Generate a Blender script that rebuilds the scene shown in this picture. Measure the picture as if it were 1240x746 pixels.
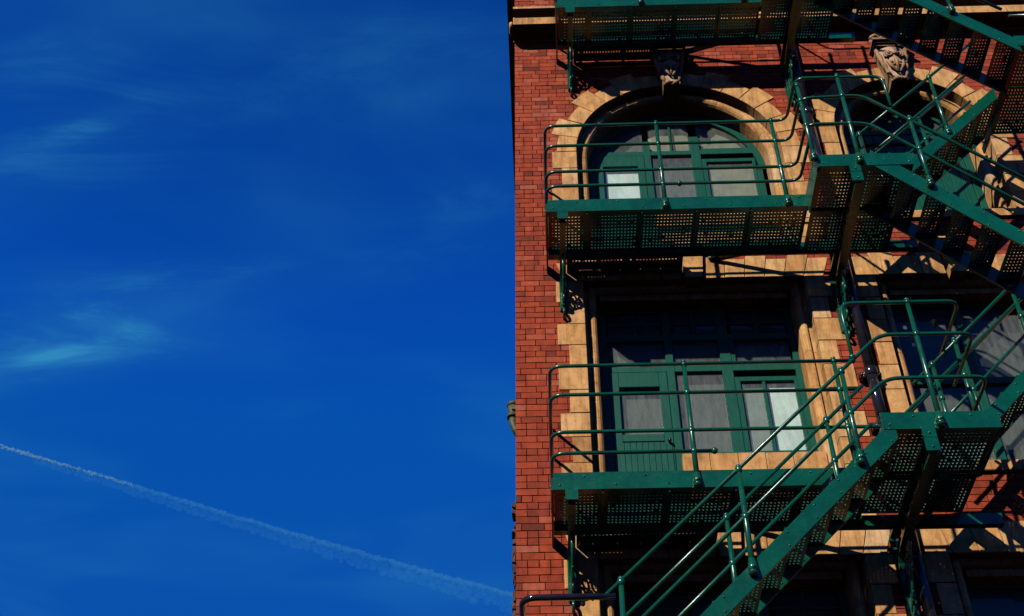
import bpy, math, random
from mathutils import Vector, Matrix
random.seed(7)
R = math.radians
sc = bpy.context.scene
for o in list(bpy.data.objects): bpy.data.objects.remove(o)

# ------------------------------------------------------------------ camera
cam = bpy.data.cameras.new('camera'); co = bpy.data.objects.new('camera', cam); sc.collection.objects.link(co)
co.location = (0, -11.0, 1.6)
co.rotation_euler = (R(90 + 42.2), 0, R(1.8))
cam.sensor_width = 36; cam.lens = 1540 / 1240 * 36
cam.clip_start = .1; cam.clip_end = 60000
sc.camera = co
# ------------------------------------------------------------------ light
SUN = Vector((.65, 1, -.70)).normalized()
elev = math.asin(-SUN.z); rot = math.atan2(-SUN.x, -SUN.y)
w = bpy.data.worlds.new('World'); sc.world = w; w.use_nodes = True
nt = w.node_tree; N = nt.nodes; L = nt.links; N.clear()
out = N.new('ShaderNodeOutputWorld'); bg = N.new('ShaderNodeBackground'); bg.inputs[1].default_value = .085
sky = N.new('ShaderNodeTexSky'); sky.sky_type = 'NISHITA'; sky.sun_disc = False
sky.sun_elevation = elev; sky.sun_rotation = rot; sky.altitude = 0; sky.air_density = 1.0; sky.dust_density = 0.0; sky.ozone_density = 5.0
# deep polarised blue: one even contrast curve over the whole sky
gm = N.new('ShaderNodeGamma'); gm.inputs[1].default_value = 2.0; L.new(sky.outputs[0], gm.inputs[0])
gam = N.new('ShaderNodeMixRGB'); gam.blend_type = 'MULTIPLY'; gam.inputs[0].default_value = 1; gam.inputs[2].default_value = (.05, .60, .84, 1)
L.new(gm.outputs[0], gam.inputs[1])
# thin cirrus on a high sheet: direction projected on a plane
tc = N.new('ShaderNodeTexCoord'); sep = N.new('ShaderNodeSeparateXYZ'); L.new(tc.outputs['Generated'], sep.inputs[0])
def wm(op, a, b=None, c=None):
    n = N.new('ShaderNodeMath'); n.operation = op
    for i, v in enumerate((a, b, c)):
        if v is None: continue
        if isinstance(v, (int, float)): n.inputs[i].default_value = v
        else: L.new(v, n.inputs[i])
    return n.outputs[0]
zc = wm('MAXIMUM', sep.outputs[2], .08)
u = wm('DIVIDE', sep.outputs[0], zc); v = wm('DIVIDE', sep.outputs[1], zc)
cmb = N.new('ShaderNodeCombineXYZ'); L.new(u, cmb.inputs[0]); L.new(v, cmb.inputs[1])
def cirrus(rotz, sx, sy, off, lo, hi, detail=7, rough=.62, dist=.5):
    mp = N.new('ShaderNodeMapping'); L.new(cmb.outputs[0], mp.inputs[0])
    mp.inputs['Rotation'].default_value = (0, 0, rotz); mp.inputs['Scale'].default_value = (sx, sy, 1); mp.inputs['Location'].default_value = off
    ns = N.new('ShaderNodeTexNoise'); L.new(mp.outputs[0], ns.inputs[0]); ns.inputs['Scale'].default_value = 1
    ns.inputs['Detail'].default_value = detail; ns.inputs['Roughness'].default_value = rough; ns.inputs['Distortion'].default_value = dist
    mr = N.new('ShaderNodeMapRange'); mr.interpolation_type = 'SMOOTHSTEP'; L.new(ns.outputs[0], mr.inputs[0])
    mr.inputs[1].default_value = lo; mr.inputs[2].default_value = hi
    return mr.outputs[0]
big = cirrus(.55, 1.9, 3.6, (3.1, 1.7, 0), .42, .8, 3, .5)
fine = cirrus(.5, 3.2, 10, (1.3, 5.2, 0), .42, .78, 9, .66, .8)
def wisp(u0, v0, ang, ra, rb):     # one patch of denser cirrus, at its place in the sky
    du = wm('SUBTRACT', u, u0); dv = wm('SUBTRACT', v, v0)
    c, s = math.cos(ang), math.sin(ang)
    a = wm('DIVIDE', wm('ADD', wm('MULTIPLY', du, c), wm('MULTIPLY', dv, s)), ra)
    b = wm('DIVIDE', wm('SUBTRACT', wm('MULTIPLY', dv, c), wm('MULTIPLY', du, s)), rb)
    d = wm('ADD', wm('MULTIPLY', a, a), wm('MULTIPLY', b, b))
    return wm('DIVIDE', 1, wm('ADD', 1, wm('MULTIPLY', d, d)))
WISPS = [(-.455, .817, -.42, .06, .014, 1.0), (-.40, .81, -.3, .16, .045, .4), (-.595, 1.170, -.26, .045, .009, 1.0), (-.52, 1.125, -.42, .2, .055, 1.25),
         (-.42, 1.085, -.48, .12, .016, .55), (-.42, .72, -.3, .13, .03, .5), (-.07, .93, -.4, .09, .03, .22), (-.33, 1.285, -.2, .05, .02, .35),
         (-.55, .90, -.3, .12, .05, .4), (-.2, 1.05, -.3, .14, .03, .3), (-.1, .74, -.2, .16, .08, .22)]
tot = wm('MULTIPLY', big, .38)
for a in WISPS:
    tot = wm('ADD', tot, wm('MULTIPLY', wisp(*a[:5]), wm('MULTIPLY', wm('ADD', fine, .18), a[5])))
cl = wm('MINIMUM', wm('MULTIPLY', tot, .42), .8)
cap = N.new('ShaderNodeMixRGB'); cap.blend_type = 'DARKEN'; cap.inputs[0].default_value = 1; cap.inputs[2].default_value = (.75, .95, 4.8, 1); L.new(gam.outputs[0], cap.inputs[1])
mixc = N.new('ShaderNodeMixRGB'); L.new(cl, mixc.inputs[0]); L.new(cap.outputs[0], mixc.inputs[1]); mixc.inputs[2].default_value = (.4, 3.3, 6.2, 1)
L.new(mixc.outputs[0], bg.inputs[0]); L.new(bg.outputs[0], out.inputs[0])

sl = bpy.data.lights.new('sun', 'SUN'); sl.energy = 5.0; sl.angle = R(.53); sl.color = (1, .92, .80)
so = bpy.data.objects.new('sun', sl); sc.collection.objects.link(so); so.rotation_euler = SUN.to_track_quat('-Z', 'Y').to_euler(); so.location = (-9, -12, 24)
sc.view_settings.view_transform = 'Standard'; sc.view_settings.look = 'None'; sc.view_settings.exposure = 0; sc.view_settings.gamma = 1
sc.cycles.max_bounces = 6; sc.cycles.diffuse_bounces = 0; sc.cycles.transparent_max_bounces = 12

# ------------------------------------------------------------------ materials
def mat(name):
    m = bpy.data.materials.new(name); m.use_nodes = True
    t = m.node_tree; b = t.nodes['Principled BSDF']
    return m, t, b
def nd(t, kind, **kw):
    n = t.nodes.new(kind)
    for k, v in kw.items():
        if k.startswith('i_'):
            key = k[2:]; n.inputs[int(key) if key.isdigit() else key].default_value = v
        else: setattr(n, k, v)
    return n
def ramp(t, fac, stops):
    r = t.nodes.new('ShaderNodeValToRGB'); e = r.color_ramp.elements
    while len(e) < len(stops): e.new(.5)
    for k, (p, c) in enumerate(stops): e[k].position = p; e[k].color = (*c, 1) if len(c) == 3 else c
    t.links.new(fac, r.inputs[0]); return r.outputs[0]
def mixc_(t, kind, fac, a, b):
    n = t.nodes.new('ShaderNodeMixRGB'); n.blend_type = kind
    for i, v in ((0, fac), (1, a), (2, b)):
        if isinstance(v, (int, float)): n.inputs[i].default_value = v
        elif isinstance(v, tuple): n.inputs[i].default_value = (*v, 1)
        else: t.links.new(v, n.inputs[i])
    return n.outputs[0]
def noise(t, scale, detail=4, rough=.6, stretch=None, coord='obj'):
    g = t.nodes.new('ShaderNodeNewGeometry')
    src = g.outputs['Position']
    if stretch:
        mp = t.nodes.new('ShaderNodeMapping'); mp.inputs['Scale'].default_value = stretch; t.links.new(src, mp.inputs[0]); src = mp.outputs[0]
    n = t.nodes.new('ShaderNodeTexNoise'); n.inputs['Scale'].default_value = scale; n.inputs['Detail'].default_value = detail; n.inputs['Roughness'].default_value = rough
    t.links.new(src, n.inputs[0]); return n.outputs[0]
def bump(t, b, h, strength, dist=.01):
    n = t.nodes.new('ShaderNodeBump'); n.inputs['Strength'].default_value = strength; n.inputs['Distance'].default_value = dist
    t.links.new(h, n.inputs['Height']); t.links.new(n.outputs[0], b.inputs['Normal'])
def attr(t):
    a = t.nodes.new('ShaderNodeAttribute'); a.attribute_name = 'tone'; return a.outputs['Fac']

# brick
M_BRICK, t, b = mat('red_brick')
c = ramp(t, attr(t), [(0, (.13, .024, .014)), (.18, (.25, .038, .016)), (.5, (.35, .050, .017)), (.8, (.42, .066, .021)), (1, (.42, .105, .058))])
c = mixc_(t, 'MULTIPLY', .75, c, ramp(t, noise(t, 9, 6, .7), [(.3, (.55, .5, .5)), (.6, (1.05, 1.05, 1.05))]))
c = mixc_(t, 'MULTIPLY', .5, c, ramp(t, noise(t, 120, 3, .7), [(.3, (.6, .6, .6)), (.7, (1.15, 1.15, 1.15))]))
c = mixc_(t, 'MULTIPLY', .6, c, ramp(t, noise(t, 1.6, 6, .7, (5, 5, .6)), [(.32, (.5, .48, .46)), (.58, (1, 1, 1))]))
c = mixc_(t, 'MIX', ramp(t, noise(t, 1.1, 5, .65), [(.56, (0, 0, 0)), (.75, (.2, .2, .2))]), c, (.30, .13, .10))
t.links.new(c, b.inputs['Base Color']); b.inputs['Roughness'].default_value = .85; b.inputs['Specular IOR Level'].default_value = .25
bump(t, b, noise(t, 160, 4, .7), .5, .004)
M_MORTAR, t, b = mat('sooty_mortar')
t.links.new(ramp(t, noise(t, 30), [(.3, (.045, .020, .014)), (.7, (.12, .058, .040))]), b.inputs['Base Color']); b.inputs['Roughness'].default_value = .95
bump(t, b, noise(t, 200), .5, .004)
# stone
def stone(name, cols, dirt):
    m, t, b = mat(name)
    c = ramp(t, attr(t), cols)
    c = mixc_(t, 'MULTIPLY', .8, c, ramp(t, noise(t, 4, 6, .7), [(.3, (.72, .66, .58)), (.62, (1.06, 1.05, 1.03))]))
    c = mixc_(t, 'MULTIPLY', .75, c, ramp(t, noise(t, 2.5, 6, .75, (7, 7, .7)), [(.35, (.45, .38, .32)), (.55, (1, 1, 1))]))
    c = mixc_(t, 'MULTIPLY', .8, c, ramp(t, noise(t, 1.7, 4, .6), [(.35, (.8, .7, .55)), (.65, (1.05, 1.05, 1.08))]))
    c = mixc_(t, 'MULTIPLY', .35, c, ramp(t, noise(t, 90, 3, .7), [(.3, (.7, .7, .7)), (.7, (1.1, 1.1, 1.1))]))
    c = mixc_(t, 'MULTIPLY', dirt, c, ramp(t, noise(t, 6.5, 8, .8), [(.36, (.22, .19, .17)), (.52, (1, 1, 1))]))
    t.links.new(c, b.inputs['Base Color']); b.inputs['Roughness'].default_value = .8; b.inputs['Specular IOR Level'].default_value = .3
    bump(t, b, noise(t, 70, 5, .7), .35, .006)
    return m
M_STONE = stone('sandstone', [(0, (.48, .25, .095)), (.4, (.66, .36, .13)), (.75, (.72, .43, .175)), (1, (.70, .48, .27))], .42)
M_CARVED = stone('carved_sandstone', [(0, (.42, .26, .15)), (.5, (.45, .28, .16)), (1, (.62, .46, .36))], .75)
# paint
M_GREEN, t, b = mat('green_gloss_paint')
c = ramp(t, noise(t, 3.5, 5, .65), [(.3, (.0005, .050, .029)), (.65, (.001, .083, .046))])
c = mixc_(t, 'MULTIPLY', .5, c, ramp(t, noise(t, 60, 4, .7), [(.32, (.55, .55, .55)), (.6, (1.1, 1.1, 1.1))]))
c = mixc_(t, 'MIX', ramp(t, noise(t, 26, 6, .75), [(.61, (0, 0, 0)), (.69, (.8, .8, .8))]), c, (.05, .024, .012))
c = mixc_(t, 'MIX', ramp(t, noise(t, 2.2, 7, .7, (1, 1, .35)), [(.5, (0, 0, 0)), (.8, (.3, .3, .3))]), c, (.007, .10, .066))
t.links.new(c, b.inputs['Base Color']); b.inputs['Specular IOR Level'].default_value = .5
t.links.new(ramp(t, noise(t, 20, 4), [(.3, (.17,) * 3), (.7, (.30,) * 3)]), b.inputs['Roughness'])
bump(t, b, noise(t, 30, 3, .5), .15, .004)
M_JOIN, t, b = mat('green_joinery_paint')
c = ramp(t, noise(t, 5, 5, .7, (6, 6, 1)), [(.3, (.001, .054, .035)), (.7, (.002, .088, .057))])
c = mixc_(t, 'MIX', ramp(t, noise(t, 40, 7, .8, (3, 3, .7)), [(.68, (0, 0, 0)), (.74, (.6,) * 3)]), c, (.22, .3, .25))
t.links.new(c, b.inputs['Base Color']); b.inputs['Roughness'].default_value = .45; b.inputs['Specular IOR Level'].default_value = .25; bump(t, b, noise(t, 60, 4, .7, (4, 4, .5)), .3, .004)
M_PIPE, t, b = mat('black_gloss_paint')
t.links.new(ramp(t, noise(t, 12), [(.3, (.008, .008, .014)), (.7, (.018, .018, .026))]), b.inputs['Base Color']); b.inputs['Roughness'].default_value = .14
bump(t, b, noise(t, 25), .1, .004)
M_MOSS, t, b = mat('mossy_green_paint')
t.links.new(ramp(t, noise(t, 18, 6, .7), [(.35, (.008, .02, .008)), (.65, (.06, .085, .015))]), b.inputs['Base Color']); b.inputs['Roughness'].default_value = .6
# glass: clear pane with dust film
M_GLASS = bpy.data.materials.new('dusty_glass'); M_GLASS.use_nodes = True
t = M_GLASS.node_tree; t.nodes.clear()
o_ = t.nodes.new('ShaderNodeOutputMaterial'); tr = nd(t, 'ShaderNodeBsdfTransparent', i_0=(.93, .97, .96, 1)); gl = nd(t, 'ShaderNodeBsdfGlossy', i_1=.03)
df = nd(t, 'ShaderNodeBsdfDiffuse', i_0=(.34, .37, .34, 1)); fr = nd(t, 'ShaderNodeFresnel', i_0=1.5)
geo = t.nodes.new('ShaderNodeNewGeometry'); ior = nd(t, 'ShaderNodeMath', operation='MULTIPLY_ADD', i_1=1 / 1.28 - 1.28, i_2=1.28)
t.links.new(geo.outputs['Backfacing'], ior.inputs[0]); t.links.new(ior.outputs[0], fr.inputs[0])
m1 = t.nodes.new('ShaderNodeMixShader'); m2 = t.nodes.new('ShaderNodeMixShader')
t.links.new(ramp(t, noise(t, 22, 7, .75, (1, 1, .22)), [(.3, (.04,) * 3), (.72, (.2,) * 3)]), m1.inputs[0])
t.links.new(tr.outputs[0], m1.inputs[1]); t.links.new(df.outputs[0], m1.inputs[2])
t.links.new(fr.outputs[0], m2.inputs[0]); t.links.new(m1.outputs[0], m2.inputs[1]); t.links.new(gl.outputs[0], m2.inputs[2]); t.links.new(m2.outputs[0], o_.inputs[0])
def plain(name, col, rough=.8, sc_=8, var=.25, stretch=None):
    m, t, b = mat(name)
    lo = tuple(x * (1 - var) for x in col); hi = tuple(min(1, x * (1 + var)) for x in col)
    t.links.new(ramp(t, noise(t, sc_, 5, .65, stretch), [(.3, lo), (.7, hi)]), b.inputs['Base Color']); b.inputs['Roughness'].default_value = rough
    return m
M_BLIND_GREY = plain('grey_net_curtain', (.075, .085, .078), .9, 30, .35, (4, 4, .6))
M_BLIND_DIM = plain('dim_curtain', (.022, .03, .028), .9, 6, .4)
M_BLIND_TAN = plain('beige_blind', (.26, .24, .16), .9, 5, .3)
M_BLIND_WHITE = plain('white_board', (.8, .9, .84), .8, 5, .12)
M_BLIND_PALE = plain('pale_blind', (.22, .26, .23), .8, 5, .2)
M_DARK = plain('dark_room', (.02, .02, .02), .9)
M_ROOF = plain('slate', (.08, .08, .085), .8)
M_STREET = plain('asphalt', (.03, .028, .026), .9, 4, .3)
M_PAVE = plain('paving', (.06, .052, .045), .85, 3, .2)

# ------------------------------------------------------------------ mesh helpers
class MB:
    def __init__(s): s.v = []; s.f = []; s.sm = []; s.tone = []
    def add(s, vs, fs, smooth=False, tone=.5):
        k = len(s.v); s.v += [tuple(p) for p in vs]; s.f += [tuple(i + k for i in q) for q in fs]; s.sm += [smooth] * len(fs); s.tone += [tone] * len(vs); return s
    def box(s, x0, x1, y0, y1, z0, z1, tone=.5, j=0):
        vs = [(x, y, z) for z in (z0, z1) for y in (y0, y1) for x in (x0, x1)]
        if j: vs = [(x + random.uniform(-j, j), y + random.uniform(-j, j), z + random.uniform(-j, j)) for x, y, z in vs]
        return s.add(vs, [(0, 2, 3, 1), (4, 5, 7, 6), (0, 1, 5, 4), (2, 6, 7, 3), (0, 4, 6, 2), (1, 3, 7, 5)], False, tone)
    def prism(s, poly, y0, y1, tone=.5, plane='xz', smooth=False):
        n = len(poly)
        if plane == 'xz': f = lambda a, b, c: (a, c, b)
        else: f = lambda a, b, c: (c, a, b)          # 'yz': poly is (y,z), extruded along x
        vs = [f(a, b, y0) for a, b in poly] + [f(a, b, y1) for a, b in poly]
        fs = [tuple(range(n)), tuple(range(2 * n - 1, n - 1, -1))] + [(i, i + n, (i + 1) % n + n, (i + 1) % n) for i in range(n)]
        return s.add(vs, fs, smooth, tone)
    def tube(s, pts, r, seg=10, caps=True, tone=.5):
        pts = [Vector(p) for p in pts]; n = len(pts); rr = r if isinstance(r, (list, tuple)) else [r] * n
        vs = []; fs = []; up = None
        for i in range(n):
            d = (pts[min(i + 1, n - 1)] - pts[max(i - 1, 0)]).normalized()
            if up is None:
                up = Vector((0, 0, 1)) if abs(d.z) < .9 else Vector((1, 0, 0))
            a = (up - d * up.dot(d)).normalized(); up = a; c = d.cross(a)
            for k in range(seg):
                q = 2 * math.pi * k / seg; vs.append(pts[i] + (a * math.cos(q) + c * math.sin(q)) * rr[i])
        for i in range(n - 1):
            for k in range(seg):
                k2 = (k + 1) % seg; fs.append((i * seg + k, i * seg + k2, (i + 1) * seg + k2, (i + 1) * seg + k))
        s.add(vs, fs, True, tone)
        if caps:
            k = len(s.v) - len(vs); s.f += [tuple(k + q for q in range(seg - 1, -1, -1)), tuple(k + (n - 1) * seg + q for q in range(seg))]; s.sm += [False, False]
        return s
    def ball(s, c, r, seg=8, rings=5, sc=(1, 1, 1), tone=.5):
        vs = [(c[0], c[1], c[2] - r * sc[2])]; fs = []
        for i in range(1, rings):
            a = math.pi * i / rings
            for k in range(seg):
                q = 2 * math.pi * k / seg; vs.append((c[0] + r * sc[0] * math.sin(a) * math.cos(q), c[1] + r * sc[1] * math.sin(a) * math.sin(q), c[2] - r * sc[2] * math.cos(a)))
        vs.append((c[0], c[1], c[2] + r * sc[2])); T = len(vs) - 1
        for k in range(seg):
            k2 = (k + 1) % seg; fs.append((0, 1 + k2, 1 + k)); fs.append((T, 1 + (rings - 2) * seg + k, 1 + (rings - 2) * seg + k2))
            for i in range(rings - 2): fs.append((1 + i * seg + k, 1 + i * seg + k2, 1 + (i + 1) * seg + k2, 1 + (i + 1) * seg + k))
        return s.add(vs, fs, True, tone)
    def build(s, name, m, parent=None, bevel=0, kind=None):
        me = bpy.data.meshes.new(name); me.from_pydata(s.v, [], s.f)
        me.polygons.foreach_set('use_smooth', s.sm)
        at = me.attributes.new('tone', 'FLOAT', 'POINT'); at.data.foreach_set('value', s.tone)
        me.materials.append(m); me.update()
        o = bpy.data.objects.new(name, me); sc.collection.objects.link(o)
        if parent: o.parent = parent; o.matrix_parent_inverse = inv(parent)
        if bevel:
            md = o.modifiers.new('edge', 'BEVEL'); md.width = bevel; md.segments = 1; md.limit_method = 'ANGLE'; md.angle_limit = R(40)
        if kind: o['kind'] = kind
        return o
def world_of(p):
    m = Matrix.Translation(p.location)
    if p.parent: m = world_of(p.parent) @ p.matrix_parent_inverse @ m
    return m
def inv(p): return world_of(p).inverted()
def thing(name, loc, label, cat, group=None):
    o = bpy.data.objects.new(name, None); sc.collection.objects.link(o); o.location = loc; o.empty_display_size = .2
    o['label'] = label; o['category'] = cat
    if group: o['group'] = group
    return o
def fillet(pts, r, n=5):
    pts = [Vector(p) for p in pts]; res = [pts[0]]
    for i in range(1, len(pts) - 1):
        a, p, c = pts[i - 1], pts[i], pts[i + 1]; d1 = (a - p); d2 = (c - p)
        k = min(r, d1.length * .48, d2.length * .48); A = p + d1.normalized() * k; C = p + d2.normalized() * k
        for q in range(n + 1):
            tt = q / n; res.append(A * (1 - tt) ** 2 + p * 2 * tt * (1 - tt) + C * tt ** 2)
    res.append(pts[-1]); return res
rnd = random.uniform

# ------------------------------------------------------------------ setting
g = MB().box(-3000, 3000, -3000, 3000, -.5, 0).build('street', M_STREET); g['kind'] = 'structure'
g = MB().box(-60, 60, -3.2, 0, -.1, .12).build('pavement', M_PAVE, bevel=.02); g['kind'] = 'structure'

# ------------------------------------------------------------------ building
XL, XR = -.305, 8.2
BLD = thing('brick_building', (XL, 0, 0), 'tall red brick building with pale stone window surrounds and carved keystones', 'building')
A1 = dict(cx=1.84, R=1.34, sp=14.32, z0=12.52)
A2 = dict(cx=4.92, R=.98, sp=14.70, z0=13.02)
RECT = [(.5, 3.12, 8.56, 11.98), (3.94, 5.9, 9.28, 11.98), (.5, 3.12, 4.8, 8.20), (3.94, 5.9, 5.5, 8.20), (.62, 3.05, 17.36, 19.6), (4.2, 5.7, 17.36, 19.6)]
CZ0, CZ1 = 16.74, 17.32
TOPZ = 21.0
def holes_at(z, grow=0.0, growarc=0.0):
    hs = []
    for x0, x1, z0, z1 in RECT:
        if z0 <= z <= z1: hs.append((x0 - grow, x1 + grow))
        elif z1 < z < z1 + .30 and grow and z1 < 13: hs.append((x0 - grow, x1 + grow))
    for A in (A1, A2):
        if A['z0'] <= z <= A['sp']: hs.append((A['cx'] - A['R'] - grow, A['cx'] + A['R'] + grow))
        elif A['sp'] < z < A['sp'] + A['R'] + growarc:
            h = math.sqrt((A['R'] + growarc) ** 2 - (z - A['sp']) ** 2); hs.append((A['cx'] - h, A['cx'] + h))
    return hs
# backing wall: thin courses of mortar-coloured masonry with the openings left out
bw = MB(); dz = .0845; Z0B = 6.6; NR = 148
def spans(z, grow, growarc, xa=XL, xb=XR):
    res = [(xa, xb)]
    for a, b_ in sorted(holes_at(z, grow, growarc)):
        nr = []
        for p, q in res:
            if b_ <= p or a >= q: nr.append((p, q)); continue
            if a > p: nr.append((p, a))
            if b_ < q: nr.append((b_, q))
        res = nr
    return res
bw.box(XL + .01, XR - .01, .012, .42, 0, 4.75)
zz = 4.75
prev = None; start = zz; step = dz / 2
while zz < TOPZ:
    sp_ = spans(zz + step / 2, .10, .12, XL + .01, XR - .01)
    if sp_ != prev:
        if prev:
            for p, q in prev: bw.box(p, q, .012, .42, start, zz)
        prev = sp_; start = zz
    zz += step
for p, q in prev: bw.box(p, q, .012, .42, start, TOPZ)
bw.box(XL + .01, XL + .4, .43, 9, 0, TOPZ); bw.box(XR - .4, XR - .01, .43, 9, 0, TOPZ); bw.box(XL + .4, XR - .4, 8.6, 9, 0, TOPZ)
WALL = bw.build('wall', M_MORTAR, BLD)
rf = MB(); rf.box(XL - .2, XR + .2, -.25, 9.2, TOPZ, TOPZ + .35); rf.build('roof', M_ROOF, BLD)
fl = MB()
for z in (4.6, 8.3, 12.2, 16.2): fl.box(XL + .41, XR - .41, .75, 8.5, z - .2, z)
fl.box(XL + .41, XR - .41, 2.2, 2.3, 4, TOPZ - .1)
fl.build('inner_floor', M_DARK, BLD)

bricks = []
for k in range(NR):
    z0 = Z0B + k * dz; zm = z0 + dz / 2
    if CZ0 - .02 < zm < CZ0 + .62: continue
    hdr = k % 4 == 2
    pit = .114 if hdr else .228
    off = [0, .114, 0, .057][k % 4]
    for xa, xb in spans(zm, .16, .16):
        if xb - xa < .03: continue
        cuts = [xa]; x = XL + off
        while x < xb:
            if x > xa + .05 and x < xb - .04: cuts.append(x)
            x += pit if not (random.random() < .06 and not hdr) else .114
        cuts.append(xb)
        for i in range(len(cuts) - 1):
            tn = min(1, max(0, random.gauss(.5, .17) + (.10 if zm > 14.2 and cuts[i] < .6 else 0)))
            if random.random() < .05: tn = rnd(.02, .15)
            if random.random() < (.16 if zm > 13.6 else .03): tn = rnd(.85, 1)
            g_ = .0045
            bricks.append((cuts[i] + (g_ if i else 0), cuts[i + 1] - g_, z0 + g_, z0 + dz - g_, tn))
vis = lambda q: q[0] < .5
order = sorted([q for q in bricks if vis(q) and q[2] > 7.2], key=lambda q: q[2])
single = set(map(id, order[:300]))
stuff = MB()
for q in bricks:
    y = -rnd(0, .004)
    x0, x1, z0, z1, tn = q
    if id(q) in single: MB().box(x0, x1, y, .06, z0, z1, tn, .0016).build('brick', M_BRICK, WALL)
    else: stuff.box(x0, x1, y, .06, z0, z1, tn, .0016)
# plain brick courses above and below the part one can see, and the side wall
for k in range(NR, int((TOPZ - Z0B) / dz)):
    z0 = Z0B + k * dz
    for xa, xb in spans(z0 + dz / 2, .16, 0): stuff.box(xa, xb, -.002, .06, z0 + .0045, z0 + dz - .005)
z0 = .1
while z0 < TOPZ - dz:
    x = .0 + (.114 if int(z0 / dz) % 2 else 0.0)
    if z0 > 6.5:
        stuff.box(XL - rnd(0, .004), XL + .05, .061, .2, z0 + .005, z0 + dz - .005, rnd(.2, .8)); stuff.box(XL - rnd(0, .004), XL + .05, .211, 8.9, z0 + .005, z0 + dz - .005, rnd(.2, .8))
    else:
        stuff.box(XL - .002, XL + .05, .061, 8.9, z0 + .005, z0 + dz - .005); 
        if z0 + dz < 4.75: stuff.box(XL, XR, -.002, .06, z0 + .0045, z0 + dz - .005)
    z0 += dz
stuff.build('brickwork', M_BRICK, WALL, kind='stuff')
# weathered toothing down the corner, seen in profile against the sky
z = 7.1
while z < 8.95:
    h = rnd(.025, .1)
    if random.random() > .15:
        e = rnd(.012, .05) + (.025 if random.random() < .2 else 0)
        MB().box(XL - e, XL - .004, .12 + rnd(0, .06), .34, z, z + h, rnd(0, .3), min(.014, e * .5)).build('weathered_brick', M_MORTAR, WALL)
    z += h + rnd(0, .02)

# -------- stone dressings
def sector(cx, cz, r0, r1, a0, a1, n=3):
    pa = [(cx + r1 * math.cos(a0 + (a1 - a0) * i / n), cz + r1 * math.sin(a0 + (a1 - a0) * i / n)) for i in range(n + 1)]
    pb = [(cx + r0 * math.cos(a1 + (a0 - a1) * i / n), cz + r0 * math.sin(a1 + (a0 - a1) * i / n)) for i in range(n + 1)]
    return pa + pb
PROFILE = [(.0, .40), (.0, .17), (.014, .135), (.035, .112), (.06, .105), (.085, .112), (.098, .13), (.104, .15), (.24, .15), (.24, .40)]
def sweep_block(st, tone):
    m = MB(); n = len(PROFILE); vs = []
    for (px, pz, nx, nz) in st:
        for (o_, y) in PROFILE: vs.append((px + nx * o_, y, pz + nz * o_))
    fs = []
    for i in range(len(st) - 1):
        for k in range(n): fs.append((i * n + k, i * n + (k + 1) % n, (i + 1) * n + (k + 1) % n, (i + 1) * n + k))
    fs += [tuple(range(n - 1, -1, -1)), tuple((len(st) - 1) * n + k for k in range(n))]
    return m.add(vs, fs, False, tone)
def st_tone(): return min(1, max(0, random.gauss(.55, .2)))
def jamb_side(par, xe, sgn, z0, z1, phase=0, wl=.32, ws=.2):
    z = z1; k = phase
    while z > z0 + .05:
        h = min(.335 + rnd(-.02, .02), z - z0); wd = (wl if k % 2 == 0 else ws) + rnd(-.012, .012)
        xa, xb = (xe - wd, xe) if sgn < 0 else (xe, xe + wd)
        MB().box(xa, xb, -.014 + rnd(-.003, .003), .16, z - h + .003, z - .003, st_tone()).build('quoin_stone', M_STONE, par, .005)
        z -= h; k += 1
    # inner moulded order, in its own blocks
    xi = xe + (.15 if sgn < 0 else -.15); z = z1
    while z > z0 + .05:
        h = min(rnd(.42, .6), z - z0)
        sweep_block([(xi, z - .002, sgn, 0), (xi, z - h + .002, sgn, 0)], st_tone()).build('moulded_stone', M_STONE, par)
        z -= h
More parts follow.
